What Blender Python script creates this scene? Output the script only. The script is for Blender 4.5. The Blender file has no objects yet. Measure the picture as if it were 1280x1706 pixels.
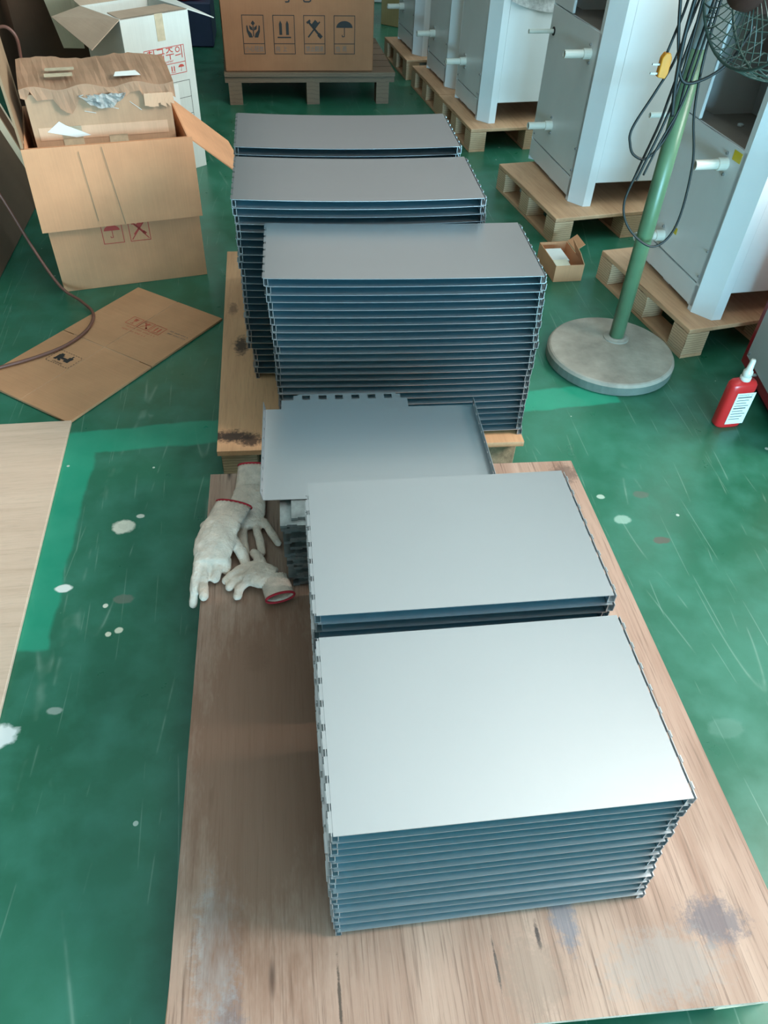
import bpy, bmesh, math, random
from mathutils import Vector, Matrix
random.seed(7)
S = bpy.context.scene
COL = S.collection
R = math.radians

# ------------------------------------------------------------------ camera
cam = bpy.data.cameras.new('camera')
cam.sensor_fit = 'HORIZONTAL'; cam.sensor_width = 36.0
cam.lens = 1240.0 / 1280.0 * 36.0
cam.clip_start = 0.02; cam.clip_end = 100
cam_o = bpy.data.objects.new('camera', cam); COL.objects.link(cam_o)
cam_o.matrix_world = Matrix(((0.99231226, 0.05511622, -0.11080876, 0.0),
                             (-0.11727285, 0.70482646, -0.699619, 0.0),
                             (0.0395406, 0.70723537, 0.70587157, 1.62),
                             (0, 0, 0, 1)))
S.camera = cam_o
# ------------------------------------------------------------------ light and exposure
w = bpy.data.worlds.new('hall_air'); S.world = w; w.use_nodes = True
w.node_tree.nodes['Background'].inputs[0].default_value = (0.75, 0.88, 1, 1)
w.node_tree.nodes['Background'].inputs[1].default_value = 0.3
S.view_settings.view_transform = 'Standard'; S.view_settings.look = 'None'
S.view_settings.exposure = 0.0; S.view_settings.gamma = 1.0
S.view_settings.use_curve_mapping = False
def area(name, loc, rot, sx, sy, power, col):
    l = bpy.data.lights.new(name, 'AREA'); l.shape = 'RECTANGLE'; l.size = sx; l.size_y = sy
    l.energy = power; l.color = col
    o = bpy.data.objects.new(name, l); COL.objects.link(o); o.location = loc; o.rotation_euler = rot
    return o
# daylight through the window bands (right wall and the wall behind the camera), plus two added overhead fills that brighten the tray tops
area('daylight_right', (3.44, 0.62, 3.05), (0, R(90), 0), 1.7, 1.6, 300, (1.0, 0.98, 0.95))
area('daylight_right_far', (3.44, 4.7, 2.15), (0, R(90), 0), 2.2, 4.2, 150, (0.70, 0.93, 1.0))
area('daylight_behind', (1.6, -3.72, 0.70), (R(90), 0, 0), 3.2, 1.2, 600, (0.36, 0.76, 1.0))
area('top_fill_near', (1.5, 3.4, 4.52), (0, 0, 0), 3.6, 4.2, 10, (1.0, 0.99, 0.97))
area('top_fill_far', (1.5, 11.0, 4.52), (0, 0, 0), 3.6, 9.5, 38, (1.0, 0.95, 0.92))
S.cycles.glossy_bounces = 8

# ------------------------------------------------------------------ node helpers
def new_mat(name, col=(.5, .5, .5), rough=.5, metal=0.0, spec=None):
    m = bpy.data.materials.new(name); m.use_nodes = True
    b = m.node_tree.nodes['Principled BSDF']
    b.inputs['Base Color'].default_value = (*col, 1); b.inputs['Roughness'].default_value = rough
    b.inputs['Metallic'].default_value = metal
    if spec is not None: b.inputs['Specular IOR Level'].default_value = spec
    return m, m.node_tree, b
def nd(nt, t, attrs=None, **ins):
    n = nt.nodes.new('ShaderNode' + t)
    for k, v in (attrs or {}).items(): setattr(n, k, v)
    for k, v in ins.items(): put(nt, n.inputs[k.replace('_', ' ')], v)
    return n
def put(nt, sock, v):
    if isinstance(v, bpy.types.NodeSocket): nt.links.new(v, sock)
    else: sock.default_value = v
def mth(nt, op, a, b=None, c=None, clamp=False):
    n = nt.nodes.new('ShaderNodeMath'); n.operation = op; n.use_clamp = clamp
    for i, v in enumerate((a, b, c)):
        if v is not None: put(nt, n.inputs[i], v)
    return n.outputs[0]
def mix(nt, f, a, b, blend='MIX'):
    n = nt.nodes.new('ShaderNodeMix'); n.data_type = 'RGBA'; n.blend_type = blend
    put(nt, n.inputs[0], f)
    for i, v in ((6, a), (7, b)):
        put(nt, n.inputs[i], v if isinstance(v, bpy.types.NodeSocket) else (*v, 1))
    return n.outputs[2]
def ramp(nt, f, *stops):
    n = nt.nodes.new('ShaderNodeValToRGB'); e = n.color_ramp.elements
    while len(e) < len(stops): e.new(0.5)
    for i, (p, c) in enumerate(stops):
        e[i].position = p; e[i].color = (c, c, c, 1) if isinstance(c, (int, float)) else (*c, 1)
    put(nt, n.inputs[0], f); return n.outputs[0]
def coords(nt, scale=(1, 1, 1), loc=(0, 0, 0), which='Object'):
    t = nd(nt, 'TexCoord'); m = nd(nt, 'Mapping', Vector=t.outputs[which], Scale=scale, Location=loc)
    return m.outputs[0]
def noise(nt, vec, scale, detail=3.0, rough=.55, dist=0.0):
    return nd(nt, 'TexNoise', None, Vector=vec, Scale=scale, Detail=detail, Roughness=rough, Distortion=dist).outputs['Fac']
def bump(nt, b, h, strength=.2, dist=.01):
    put(nt, b.inputs['Normal'], nd(nt, 'Bump', None, Height=h, Strength=strength, Distance=dist).outputs[0])

# ------------------------------------------------------------------ materials
def make_floor_mat():
    m, nt, b = new_mat('green_epoxy', rough=.3)
    tc = nd(nt, 'TexCoord').outputs['Object']
    sep = nd(nt, 'SeparateXYZ', None, Vector=tc); X, Y = sep.outputs[0], sep.outputs[1]
    big = noise(nt, tc, 1.6, 4); mid = noise(nt, tc, 9, 5); fine = noise(nt, tc, 60, 4)
    c = mix(nt, ramp(nt, big, (.3, 0), (.7, 1)), (.013, .098, .050), (.025, .150, .086))
    c = mix(nt, mth(nt, 'MULTIPLY', ramp(nt, mid, (.42, 0), (.7, 1)), .55), c, (.045, .20, .135))
    # scuffed, worn haze
    sc1 = noise(nt, coords(nt, (3, 40, 1)), 3.2, 6, .7); sc2 = noise(nt, coords(nt, (55, 4, 1)), 2.1, 6, .7)
    scr = mth(nt, 'MAXIMUM', ramp(nt, sc1, (.66, 0), (.76, 1)), ramp(nt, sc2, (.68, 0), (.78, 1)))
    scr = mth(nt, 'MULTIPLY', scr, ramp(nt, big, (.42, 0), (.62, 1)))
    c = mix(nt, mth(nt, 'MULTIPLY', scr, .38), c, (.20, .36, .29))
    # thin scratch lines: contours of stretched noise, broken up
    for sx, sy, rot, seed, amt in ((1.0, .10, .35, 3, .34), (.9, .08, 1.75, 11, .34), (1.3, .12, 1.15, 5, .3), (1.2, .09, 2.6, 17, .3)):
        mp = nd(nt, 'Mapping', None, Vector=tc, Rotation=(0, 0, rot), Scale=(sx * 2.2, sy * 2.2, 1), Location=(seed, seed, 0))
        nn = nd(nt, 'TexNoise', None, Vector=mp.outputs[0], Scale=2.2, Detail=0.0).outputs['Fac']
        line = ramp(nt, mth(nt, 'ABSOLUTE', mth(nt, 'SUBTRACT', nn, .5)), (.0, 1), (.0045, 0))
        br = ramp(nt, noise(nt, tc, 4.3 + seed * .13, 3), (.50, 0), (.60, 1))
        c = mix(nt, mth(nt, 'MULTIPLY', mth(nt, 'MULTIPLY', line, br), amt), c, (.30, .42, .33))
    # fresher bright green band of paint: an L along the board and across under the pallets
    wob = mth(nt, 'MULTIPLY', mth(nt, 'SUBTRACT', noise(nt, tc, 5, 4), .5), .05)
    def band(v, lo, hi):
        v = mth(nt, 'ADD', v, wob)
        return mth(nt, 'MULTIPLY', mth(nt, 'MULTIPLY_ADD', mth(nt, 'SUBTRACT', v, lo), 90, 0, True), mth(nt, 'MULTIPLY_ADD', mth(nt, 'SUBTRACT', hi, v), 90, 0, True))
    def clampm(v): return mth(nt, 'MINIMUM', mth(nt, 'MAXIMUM', v, 0), 1)
    ys = mth(nt, 'SUBTRACT', Y, mth(nt, 'MULTIPLY', X, .085))
    b1 = mth(nt, 'MULTIPLY', clampm(band(ys, 2.0, 2.13)), clampm(band(X, -1.3, 1.2)))
    b2 = mth(nt, 'MULTIPLY', clampm(band(X, -.95, -.655)), clampm(band(Y, 1.17, 2.0)))
    bb = mth(nt, 'MAXIMUM', b1, b2)
    c = mix(nt, mth(nt, 'MULTIPLY', bb, .9), c, mix(nt, ramp(nt, mid, (.3, 0), (.8, 1)), (.012, .25, .145), (.03, .29, .175)))
    # flecks of white paint
    v = nd(nt, 'TexVoronoi', None, Vector=tc, Scale=11.0, Randomness=1.0)
    sel = ramp(nt, nd(nt, 'SeparateXYZ', None, Vector=v.outputs['Color']).outputs[0], (.66, 0), (.69, 1))
    rad = mth(nt, 'MULTIPLY', nd(nt, 'SeparateXYZ', None, Vector=v.outputs['Color']).outputs[1], .085)
    dot = mth(nt, 'LESS_THAN', v.outputs['Distance'], rad)
    c = mix(nt, mth(nt, 'MULTIPLY', mth(nt, 'MULTIPLY', dot, sel), .75), c, (.55, .60, .52))
    # the larger paint blots where they lie, and one painted glare
    wob2 = mth(nt, 'MULTIPLY', mth(nt, 'SUBTRACT', noise(nt, tc, 40, 3), .5), .03)
    for (px, py, rx, ry, col, k) in ((-.525, 1.605, .036, .032, (.66, .62, .50), 1), (-.48, 1.645, .014, .01, (.62, .6, .5), 1),
                                  (-.655, 1.38, .026, .016, (.74, .74, .68), 1), (-.735, .945, .06, .035, (.66, .68, .66), 1),
                                  (-.515, 1.215, .009, .009, (.7, .66, .5), 1), (-.49, 1.225, .012, .011, (.7, .66, .5), 1),
                                  (-.49, 1.33, .03, .018, (.16, .17, .13), .7), (-.535, 1.31, .008, .008, (.7, .68, .55), 1),
                                  (.955, 1.62, .014, .012, (.5, .6, .5), .7), (1.08, 1.42, .03, .016, (.10, .08, .06), .85),
                                  (1.09, 1.62, .03, .018, (.12, .10, .08), .5), (.99, 1.515, .03, .022, (.42, .58, .48), .5),
                                  (1.0, .80, .05, .03, (.10, .22, .16), .4), (-.61, 1.0, .02, .012, (.6, .6, .55), .4)):  # first one here: faint painted glare on the floor
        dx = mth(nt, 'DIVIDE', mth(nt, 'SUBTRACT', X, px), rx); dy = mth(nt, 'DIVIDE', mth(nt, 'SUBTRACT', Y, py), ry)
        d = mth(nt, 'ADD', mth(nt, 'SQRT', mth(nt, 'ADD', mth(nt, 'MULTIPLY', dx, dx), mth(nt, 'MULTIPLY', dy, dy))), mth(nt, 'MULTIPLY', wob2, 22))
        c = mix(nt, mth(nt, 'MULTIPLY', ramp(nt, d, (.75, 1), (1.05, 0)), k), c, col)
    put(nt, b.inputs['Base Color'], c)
    put(nt, b.inputs['Roughness'], mth(nt, 'ADD', ramp(nt, mid, (.3, .27), (.8, .42)), mth(nt, 'MULTIPLY', scr, .2)))
    bump(nt, b, fine, .04, .002)
    return m

def make_wood(name, light, dark, stain=None, gscale=(26, 1.6, 26), knots=0.0, rough=.62, streak=.5, patches=None, grain=.5):
    m, nt, b = new_mat(name, rough=rough)
    tc = nd(nt, 'TexCoord').outputs['Object']
    g = noise(nt, coords(nt, gscale), 1.5, 7, .65, .4)
    g2 = noise(nt, coords(nt, tuple(s * 5 for s in gscale)), 1.4, 4, .6)
    wv = noise(nt, coords(nt, (gscale[0] * .22, gscale[1] * .5, gscale[2] * .22)), 1.2, 3, .5, 1.2)
    c = mix(nt, ramp(nt, wv, (.32, 0), (.68, 1)), dark, light)
    c = mix(nt, mth(nt, 'MULTIPLY', ramp(nt, g, (.42, 0), (.62, 1)), streak), c, light)
    c = mix(nt, mth(nt, 'MULTIPLY', ramp(nt, g2, (.52, 0), (.75, 1)), grain), c, tuple(v * .55 for v in dark))
    if stain:
        st = noise(nt, coords(nt, (2.6, 1.5, 2), (3, 1, 0)), 1.3, 4, .6)
        c = mix(nt, mth(nt, 'MULTIPLY', ramp(nt, st, (.56, 0), (.72, 1)), .55), c, stain)
    if knots:
        v = nd(nt, 'TexVoronoi', None, Vector=coords(nt, (11, 2.4, 1)), Scale=1.35)
        cc = nd(nt, 'SeparateXYZ', None, Vector=v.outputs['Color'])
        k = mth(nt, 'MULTIPLY', ramp(nt, v.outputs['Distance'], (.05, 1), (.13, 0)), ramp(nt, cc.outputs[0], (.42, 0), (.46, 1)))
        c = mix(nt, mth(nt, 'MULTIPLY', k, knots), c, (.018, .012, .010))
    for (px, py, rx, ry, col, kk) in (patches or []):
        sp = nd(nt, 'SeparateXYZ', None, Vector=tc)
        dx = mth(nt, 'DIVIDE', mth(nt, 'SUBTRACT', sp.outputs[0], px), rx); dy = mth(nt, 'DIVIDE', mth(nt, 'SUBTRACT', sp.outputs[1], py), ry)
        wb = mth(nt, 'MULTIPLY', mth(nt, 'SUBTRACT', noise(nt, coords(nt, (3, .8, 1)) if rx > .2 else tc, 4 if rx > .2 else 55, 5, .8), .5), 1.2 if rx > .2 else 2.0)
        d = mth(nt, 'ADD', mth(nt, 'SQRT', mth(nt, 'ADD', mth(nt, 'MULTIPLY', dx, dx), mth(nt, 'MULTIPLY', dy, dy))), wb)
        c = mix(nt, mth(nt, 'MULTIPLY', ramp(nt, d, (.5, 1), (1.05, 0)), kk), c, col)
    put(nt, b.inputs['Base Color'], c)
    bump(nt, b, g2, .15, .003)
    return m
def make_layered(name, a, bcol, n=110.0):
    m, nt, b = new_mat(name, rough=.7)
    tc = nd(nt, 'TexCoord').outputs['Object']
    z = nd(nt, 'SeparateXYZ', None, Vector=tc).outputs[2]
    zz = mth(nt, 'ADD', mth(nt, 'MULTIPLY', z, n), mth(nt, 'MULTIPLY', noise(nt, tc, 14, 3), 1.4))
    s = mth(nt, 'FRACT', zz)
    c = mix(nt, ramp(nt, s, (.05, 0), (.25, 1)), bcol, a)
    c = mix(nt, mth(nt, 'MULTIPLY', noise(nt, coords(nt, (30, 30, 120)), 1.5, 4), .45), c, bcol)
    put(nt, b.inputs['Base Color'], c); return m
def make_card(name, col, var=.12, rough=.75, lines=True):
    m, nt, b = new_mat(name, rough=rough, spec=.25)
    tc = nd(nt, 'TexCoord').outputs['Object']
    f = noise(nt, tc, 6, 4); c2 = tuple(v * (1 - var * 1.6) for v in col)
    c = mix(nt, ramp(nt, f, (.3, 0), (.75, 1)), c2, col)
    l = noise(nt, coords(nt, (120, 3, 3)), 1.3, 3)
    c = mix(nt, mth(nt, 'MULTIPLY', ramp(nt, l, (.4, 0), (.7, 1)), .14), c, tuple(min(1, v * 1.25) for v in col))
    put(nt, b.inputs['Base Color'], c); bump(nt, b, l, .05, .002); return m
def make_metal():
    m, nt, b = new_mat('zinc_sheet', (.52, .60, .63), .3, .9)
    st = noise(nt, coords(nt, (1.2, 60, 60)), 2.0, 3, .5)
    put(nt, b.inputs['Roughness'], ramp(nt, st, (.3, .275), (.7, .295)))
    f = noise(nt, coords(nt, (3, 3, 3)), 1.5, 3)
    put(nt, b.inputs['Base Color'], mix(nt, f, (.505, .505, .508), (.535, .53, .532)))
    return m
def plain(name, col, rough=.5, metal=0, var=.1, scale=14, spec=None, bmp=0):
    m, nt, b = new_mat(name, col, rough, metal, spec)
    f = noise(nt, coords(nt), scale, 4)
    put(nt, b.inputs['Base Color'], mix(nt, ramp(nt, f, (.3, 0), (.7, 1)), tuple(v * (1 - var) for v in col), tuple(min(1, v * (1 + var * .4)) for v in col)))
    if bmp: bump(nt, b, noise(nt, coords(nt), scale * 6, 4), bmp, .004)
    return m

MT = {}
MT['floor'] = make_floor_mat()
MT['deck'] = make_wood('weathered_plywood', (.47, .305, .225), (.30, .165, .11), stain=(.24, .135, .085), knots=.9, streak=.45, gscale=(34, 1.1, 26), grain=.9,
                       patches=[(-.17, .27, .035, .11, (.14, .15, .18), .55), (.72, .36, .07, .05, (.10, .09, .11), .7), (.44, .40, .03, .07, (.15, .17, .21), .65),
                             (.60, .30, .13, .07, (.33, .29, .26), .5), (-.12, 1.02, .035, .05, (.05, .03, .025), .6), (-.19, .42, .05, .14, (.40, .38, .37), .6),
                             (-.10, .80, .27, .60, (.21, .095, .052), .88), (.02, .31, .0035, .07, (.07, .045, .03), .9), (.30, .33, .003, .05, (.05, .035, .03), .9), (.385, .37, .005, .028, (.03, .02, .02), .95), (.36, .31, .07, .08, (.27, .19, .14), .5), (.80, 1.60, .05, .05, (.07, .04, .03), .6), (.78, 1.45, .03, .05, (.12, .08, .05), .5)])  # leading wide patch: redder wood plus painted shade left of the stack
MT['deck_back'] = make_wood('tan_plywood', (.68, .365, .19), (.53, .27, .135), knots=.0, streak=.5, grain=.3,
                            patches=[(-.20, 1.845, .085, .035, (.025, .014, .010), .95), (-.145, 1.82, .05, .03, (.03, .015, .01), .9), (-.18, 2.36, .03, .07, (.02, .014, .010), .9), (-.215, 2.62, .02, .05, (.10, .05, .03), .6)])
MT['deck_pale'] = make_wood('pale_pallet_plywood', (.68, .395, .225), (.50, .26, .135), streak=.5, grain=.35)
MT['board'] = make_wood('pale_board', (.68, .485, .36), (.57, .39, .28), gscale=(2.2, 30, 26), streak=.6, grain=.3,
                        patches=[(-.835, 1.28, .018, .014, (.06, .05, .04), .95), (-.84, 1.17, .02, .007, (.12, .09, .07), .8), (-.80, 1.99, .012, .006, (.12, .09, .07), .6), (-.99, 1.88, .03, .01, (.25, .15, .1), .5)])
MT['block'] = make_layered('laminated_block', (.70, .45, .27), (.25, .125, .06), 95.0)
MT['block_dark'] = make_layered('dark_stringer', (.20, .125, .075), (.13, .08, .05), 40)
MT['osb'] = plain('chip_block', (.56, .40, .26), .8, 0, .35, 60, bmp=.4)
MT['metal'] = make_metal()
MT['underside_blue'] = plain('blue_bounce_tint', (.24, .74, .95), .45, 0, .04, 3)  # blue of reflected daylight painted onto the tray undersides
MT['card'] = make_card('brown_card', (.70, .335, .172))
MT['card_flat'] = make_card('flat_brown_card', (.57, .285, .145))
MT['card_old'] = make_card('worn_card', (.58, .35, .21), .2)
MT['card_torn'] = make_card('torn_card', (.74, .455, .29), .15)
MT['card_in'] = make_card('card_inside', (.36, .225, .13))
MT['card_shaded'] = make_card('shaded_brown_card', (.13, .075, .045))  # shade of the carton interior and leaning sheets put into the colour
MT['card_cream'] = make_card('cream_card', (.78, .69, .52))
MT['card_white'] = make_card('white_card', (.66, .66, .60), .06)
MT['card_pink'] = make_card('card_reverse', (.50, .36, .26))
MT['card_big'] = make_card('carton_brown', (.36, .155, .075))
MT['tape'] = plain('shiny_tape', (.62, .50, .34), .18, 0, .2, 30, spec=.9)
MT['film'] = plain('crinkled_film', (.80, .80, .76), .12, 0, .3, 60, spec=1.0, bmp=.6)
MT['ink'] = plain('black_ink', (.018, .016, .015), .7)
MT['ink_red'] = plain('red_ink', (.55, .07, .05), .75)
MT['ink_pale_red'] = plain('rubbed_red_ink', (.52, .11, .055), .8, 0, .3, 40)
MT['ink_grey'] = plain('grey_ink', (.13, .12, .11), .75)
MT['white'] = plain('white_lacquer', (.74, .745, .73), .32, 0, .04, 5)
MT['white_in'] = plain('machine_inside', (.44, .42, .40), .5, 0, .08, 6)
MT['shelf'] = plain('shelf_reflected_brown', (.28, .22, .18), .45, 0, .1, 8)  # brown of reflected surroundings put into the shelf colour
MT['pvc'] = plain('pvc', (.66, .62, .53), .35, 0, .05, 10)
MT['steel'] = plain('dull_steel', (.42, .42, .42), .35, .9, .2, 40)
MT['dark_steel'] = plain('dark_strip_steel', (.30, .32, .31), .42, .8, .35, 30)
MT['green'] = plain('green_paint', (.10, .19, .10), .35, 0, .2, 8)
MT['concrete'] = plain('grey_concrete', (.30, .275, .225), .85, 0, .35, 9, bmp=.3)
MT['rim'] = plain('painted_rim', (.12, .145, .12), .6, 0, .3, 9)
MT['rubber'] = plain('black_cable', (.012, .016, .015), .5)
MT['brown_rubber'] = plain('brown_hose', (.16, .06, .04), .45)
MT['orange'] = plain('orange_plastic', (.80, .30, .02), .4, 0, .08, 20)
MT['cage'] = plain('green_wire', (.035, .065, .05), .45)
MT['maroon'] = plain('maroon_motor', (.07, .028, .022), .5)
MT['knit'] = plain('cotton_knit', (.82, .64, .52), .95, 0, .28, 22, spec=.1, bmp=.8)
MT['knit_dirty'] = plain('soiled_knit', (.34, .28, .24), .95, 0, .35, 18, spec=.1, bmp=.8)
MT['hem'] = plain('red_hem', (.42, .015, .025), .9, 0, .2, 60, bmp=.4)
MT['red_bottle'] = plain('red_plastic', (.62, .022, .022), .28, 0, .05, 8)
MT['label'] = plain('paper_label', (.78, .77, .72), .6, 0, .03, 20)
MT['nozzle'] = plain('clear_nozzle', (.74, .70, .62), .25, 0, .05, 20)
MT['red_lacquer'] = plain('red_lacquer', (.30, .012, .02), .35, 0, .08, 6)
MT['grey_panel'] = plain('grey_panel', (.46, .50, .50), .4, 0, .05, 6)
MT['black'] = plain('black_plastic', (.012, .013, .014), .45)
MT['yellow'] = plain('yellow_sticker', (.72, .52, .02), .5)
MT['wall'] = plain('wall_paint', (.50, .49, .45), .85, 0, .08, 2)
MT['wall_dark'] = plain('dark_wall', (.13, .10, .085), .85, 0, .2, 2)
MT['ceil'] = plain('ceiling_sheet', (.74, .73, .70), .8, 0, .05, 2)
MT['frame'] = plain('window_frame', (.45, .46, .46), .5, 0, .05, 4)
MT['navy'] = plain('navy_plastic', (.03, .04, .09), .5)
MT['crimson'] = plain('crimson_cloth', (.40, .02, .03), .7)
MT['ochre'] = make_card('ochre_card', (.44, .33, .16))
_g, _nt, _b = new_mat('window_glass', (.9, .95, 1), .05); _b.inputs['Transmission Weight'].default_value = 1.0; MT['glass'] = _g

# ------------------------------------------------------------------ mesh helpers
def link(name, me, parent=None, mats=()):
    o = bpy.data.objects.new(name, me); COL.objects.link(o)
    if parent: o.parent = parent
    return o
def obj(name, bm, mat, parent=None, smooth=False, bev=0.0):
    if bev: bmesh.ops.bevel(bm, geom=bm.edges[:], offset=bev, segments=1, affect='EDGES', clamp_overlap=True)
    bmesh.ops.recalc_face_normals(bm, faces=bm.faces[:])
    me = bpy.data.meshes.new(name); bm.to_mesh(me); bm.free()
    for m in (mat if isinstance(mat, (list, tuple)) else [mat]): me.materials.append(m)
    if smooth:
        for p in me.polygons: p.use_smooth = True
    return link(name, me, parent)
def thing(name, label, cat, loc=(0, 0, 0), rz=0.0, group=None):
    o = bpy.data.objects.new(name, None); COL.objects.link(o); o.empty_display_size = .05
    o.location = loc; o.rotation_euler = (0, 0, rz)
    return tag(o, label, cat, group)
def tag(o, label, cat, group=None):
    o['label'] = label; o['category'] = cat
    if group: o['group'] = group
    return o
def B(bm, x0, x1, y0, y1, z0, z1, M=None, mi=0):
    v = [bm.verts.new((x, y, z)) for z in (z0, z1) for y in (y0, y1) for x in (x0, x1)]
    fs = [bm.faces.new([v[i] for i in q]) for q in ((0, 1, 3, 2), (4, 5, 7, 6), (0, 1, 5, 4), (2, 3, 7, 6), (0, 2, 6, 4), (1, 3, 7, 5))]
    for f in fs: f.material_index = mi
    if M: bmesh.ops.transform(bm, matrix=M, verts=v)
    return v
def bx(*a, **k):
    bm = bmesh.new(); B(bm, *a, **k); return bm
def prism(bm, pts, z0, z1):
    lo = [bm.verts.new((x, y, z0)) for x, y in pts]; hi = [bm.verts.new((x, y, z1)) for x, y in pts]
    n = len(pts)
    bm.faces.new(lo[::-1]); bm.faces.new(hi)
    for i in range(n): bm.faces.new((lo[i], lo[(i + 1) % n], hi[(i + 1) % n], hi[i]))
def slab(bm, quad, t):
    """thin board from four corner points, thickness t along the normal (downwards side)"""
    q = [Vector(p) for p in quad]; n = (q[1] - q[0]).cross(q[3] - q[0]).normalized() * t
    a = [bm.verts.new(p) for p in q]; b = [bm.verts.new(p - n) for p in q]; k = len(q)
    bm.faces.new(a); bm.faces.new(b[::-1])
    for i in range(k): bm.faces.new((a[i], b[i], b[(i + 1) % k], a[(i + 1) % k]))
def tube(bm, pts, r, seg=8, closed=False):
    P = [Vector(p) for p in pts]; n = len(P); rings = []
    up = Vector((0.13, 0.27, 0.95)).normalized()
    for i, p in enumerate(P):
        a = P[(i - 1) % n] if (closed or i > 0) else p; c = P[(i + 1) % n] if (closed or i < n - 1) else p
        t = (c - a).normalized(); s = t.cross(up)
        if s.length < 1e-3: s = t.cross(Vector((1, 0, 0)))
        s.normalize(); u = s.cross(t)
        rr = r[i] if isinstance(r, (list, tuple)) else r
        rings.append([bm.verts.new(p + (s * math.cos(k * 2 * math.pi / seg) + u * math.sin(k * 2 * math.pi / seg)) * rr) for k in range(seg)])
    for i in range(n if closed else n - 1):
        A, C = rings[i], rings[(i + 1) % n]
        for k in range(seg): bm.faces.new((A[k], A[(k + 1) % seg], C[(k + 1) % seg], C[k]))
    if not closed: bm.faces.new(rings[0][::-1]); bm.faces.new(rings[-1])
def smooth_path(pts, n=8):
    P = [Vector(p) for p in pts]; out = []
    for i in range(len(P) - 1):
        p0, p1, p2, p3 = P[max(i - 1, 0)], P[i], P[i + 1], P[min(i + 2, len(P) - 1)]
        for k in range(n):
            t = k / n
            out.append(.5 * ((2 * p1) + (p2 - p0) * t + (2 * p0 - 5 * p1 + 4 * p2 - p3) * t * t + (3 * p1 - p0 - 3 * p2 + p3) * t ** 3))
    out.append(P[-1]); return out
def lathe(bm, prof, seg=24, M=None):
    rings = []; vs = []
    for r, z in prof:
        ring = [bm.verts.new((r * math.cos(k * 2 * math.pi / seg), r * math.sin(k * 2 * math.pi / seg), z)) for k in range(seg)]
        rings.append(ring); vs += ring
    for a, c in zip(rings, rings[1:]):
        for k in range(seg): bm.faces.new((a[k], a[(k + 1) % seg], c[(k + 1) % seg], c[k]))
    bm.faces.new(rings[0][::-1]); bm.faces.new(rings[-1])
    if M: bmesh.ops.transform(bm, matrix=M, verts=vs)
def decal(name, polys, o, u, v, mat, parent):
    o, u, v = Vector(o), Vector(u), Vector(v); bm = bmesh.new()
    for p in polys:
        bm.faces.new([bm.verts.new(o + u * a + v * b) for a, b in p])
    me = bpy.data.meshes.new(name); bm.to_mesh(me); bm.free(); me.materials.append(mat)
    return link(name, me, parent)
def frame_polys(x0, y0, x1, y1, t):
    return [[(x0, y0), (x1, y0), (x1, y0 + t), (x0, y0 + t)], [(x0, y1 - t), (x1, y1 - t), (x1, y1), (x0, y1)],
            [(x0, y0 + t), (x0 + t, y0 + t), (x0 + t, y1 - t), (x0, y1 - t)], [(x1 - t, y0 + t), (x1, y0 + t), (x1, y1 - t), (x1 - t, y1 - t)]]
def rect(x0, y0, x1, y1): return [(x0, y0), (x1, y0), (x1, y1), (x0, y1)]
def bar(x0, y0, x1, y1, w):
    d = Vector((x1 - x0, y1 - y0)).normalized() * w / 2
    return [(x0 + d.y, y0 - d.x), (x1 + d.y, y1 - d.x), (x1 - d.y, y1 + d.x), (x0 - d.y, y0 + d.x)]
def shift(polys, dx, dy, s=1.0): return [[(a * s + dx, b * s + dy) for a, b in p] for p in polys]
def umbrella():
    arc = [(.42 * math.cos(t), .06 + .30 * math.sin(t)) for t in [math.pi * k / 12 for k in range(13)]]
    return [arc, rect(-.02, -.34, .02, .06), bar(-.02, -.33, -.12, -.33, .04), bar(-.11, -.33, -.12, -.25, .04)]
def arrows():
    def a(cx): return [[(cx - .07, -.26), (cx + .07, -.26), (cx + .07, .22), (cx, .36), (cx - .07, .22)]]
    return a(-.17) + a(.17) + [rect(-.34, -.40, .34, -.34)]
def hands():
    l = [[(-.34, .12), (-.28, .16), (-.24, -.06), (-.10, -.2), (-.04, -.38), (-.22, -.38), (-.33, -.12)]]
    r = [[(-a, b) for a, b in l[0]][::-1]]
    leaf = [[(0, .36), (.1, .24), (0, .12), (-.1, .24)], [(.05, .06), (.2, .16), (.17, -.02), (.03, -.08)], [(-.05, .06), (-.03, -.08), (-.17, -.02), (-.2, .16)], rect(-.025, -.34, .025, .12)]
    return l + r + leaf
def crossed():
    return [bar(-.28, .3, .32, -.34, .1), bar(.28, .32, -.32, -.36, .07), bar(-.08, .12, .12, .34, .2), bar(.2, -.22, .36, -.38, .17), bar(-.38, .26, -.2, .38, .1)]
def glass_icon(): return [[(-.2, .36), (.2, .36), (.13, .02), (-.13, .02)], rect(-.03, -.3, .03, .02), rect(-.16, -.36, .16, -.3)]
def text(name, body, size, o, u, v, mat, parent, sx=1.0):
    cu = bpy.data.curves.new(name, 'FONT'); cu.body = body; cu.size = size; cu.resolution_u = 2
    t = bpy.data.objects.new(name, cu); COL.objects.link(t)
    bpy.context.view_layer.update()
    me = bpy.data.meshes.new_from_object(t.evaluated_get(bpy.context.evaluated_depsgraph_get()))
    bpy.data.objects.remove(t)
    me.materials.clear(); me.materials.append(mat); me.name = name
    o, u, v = Vector(o), Vector(u), Vector(v); n = u.cross(v)
    M = Matrix((( u.x * sx, v.x, n.x, o.x), (u.y * sx, v.y, n.y, o.y), (u.z * sx, v.z, n.z, o.z), (0, 0, 0, 1)))
    me.transform(M)
    return link(name, me, parent)
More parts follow.
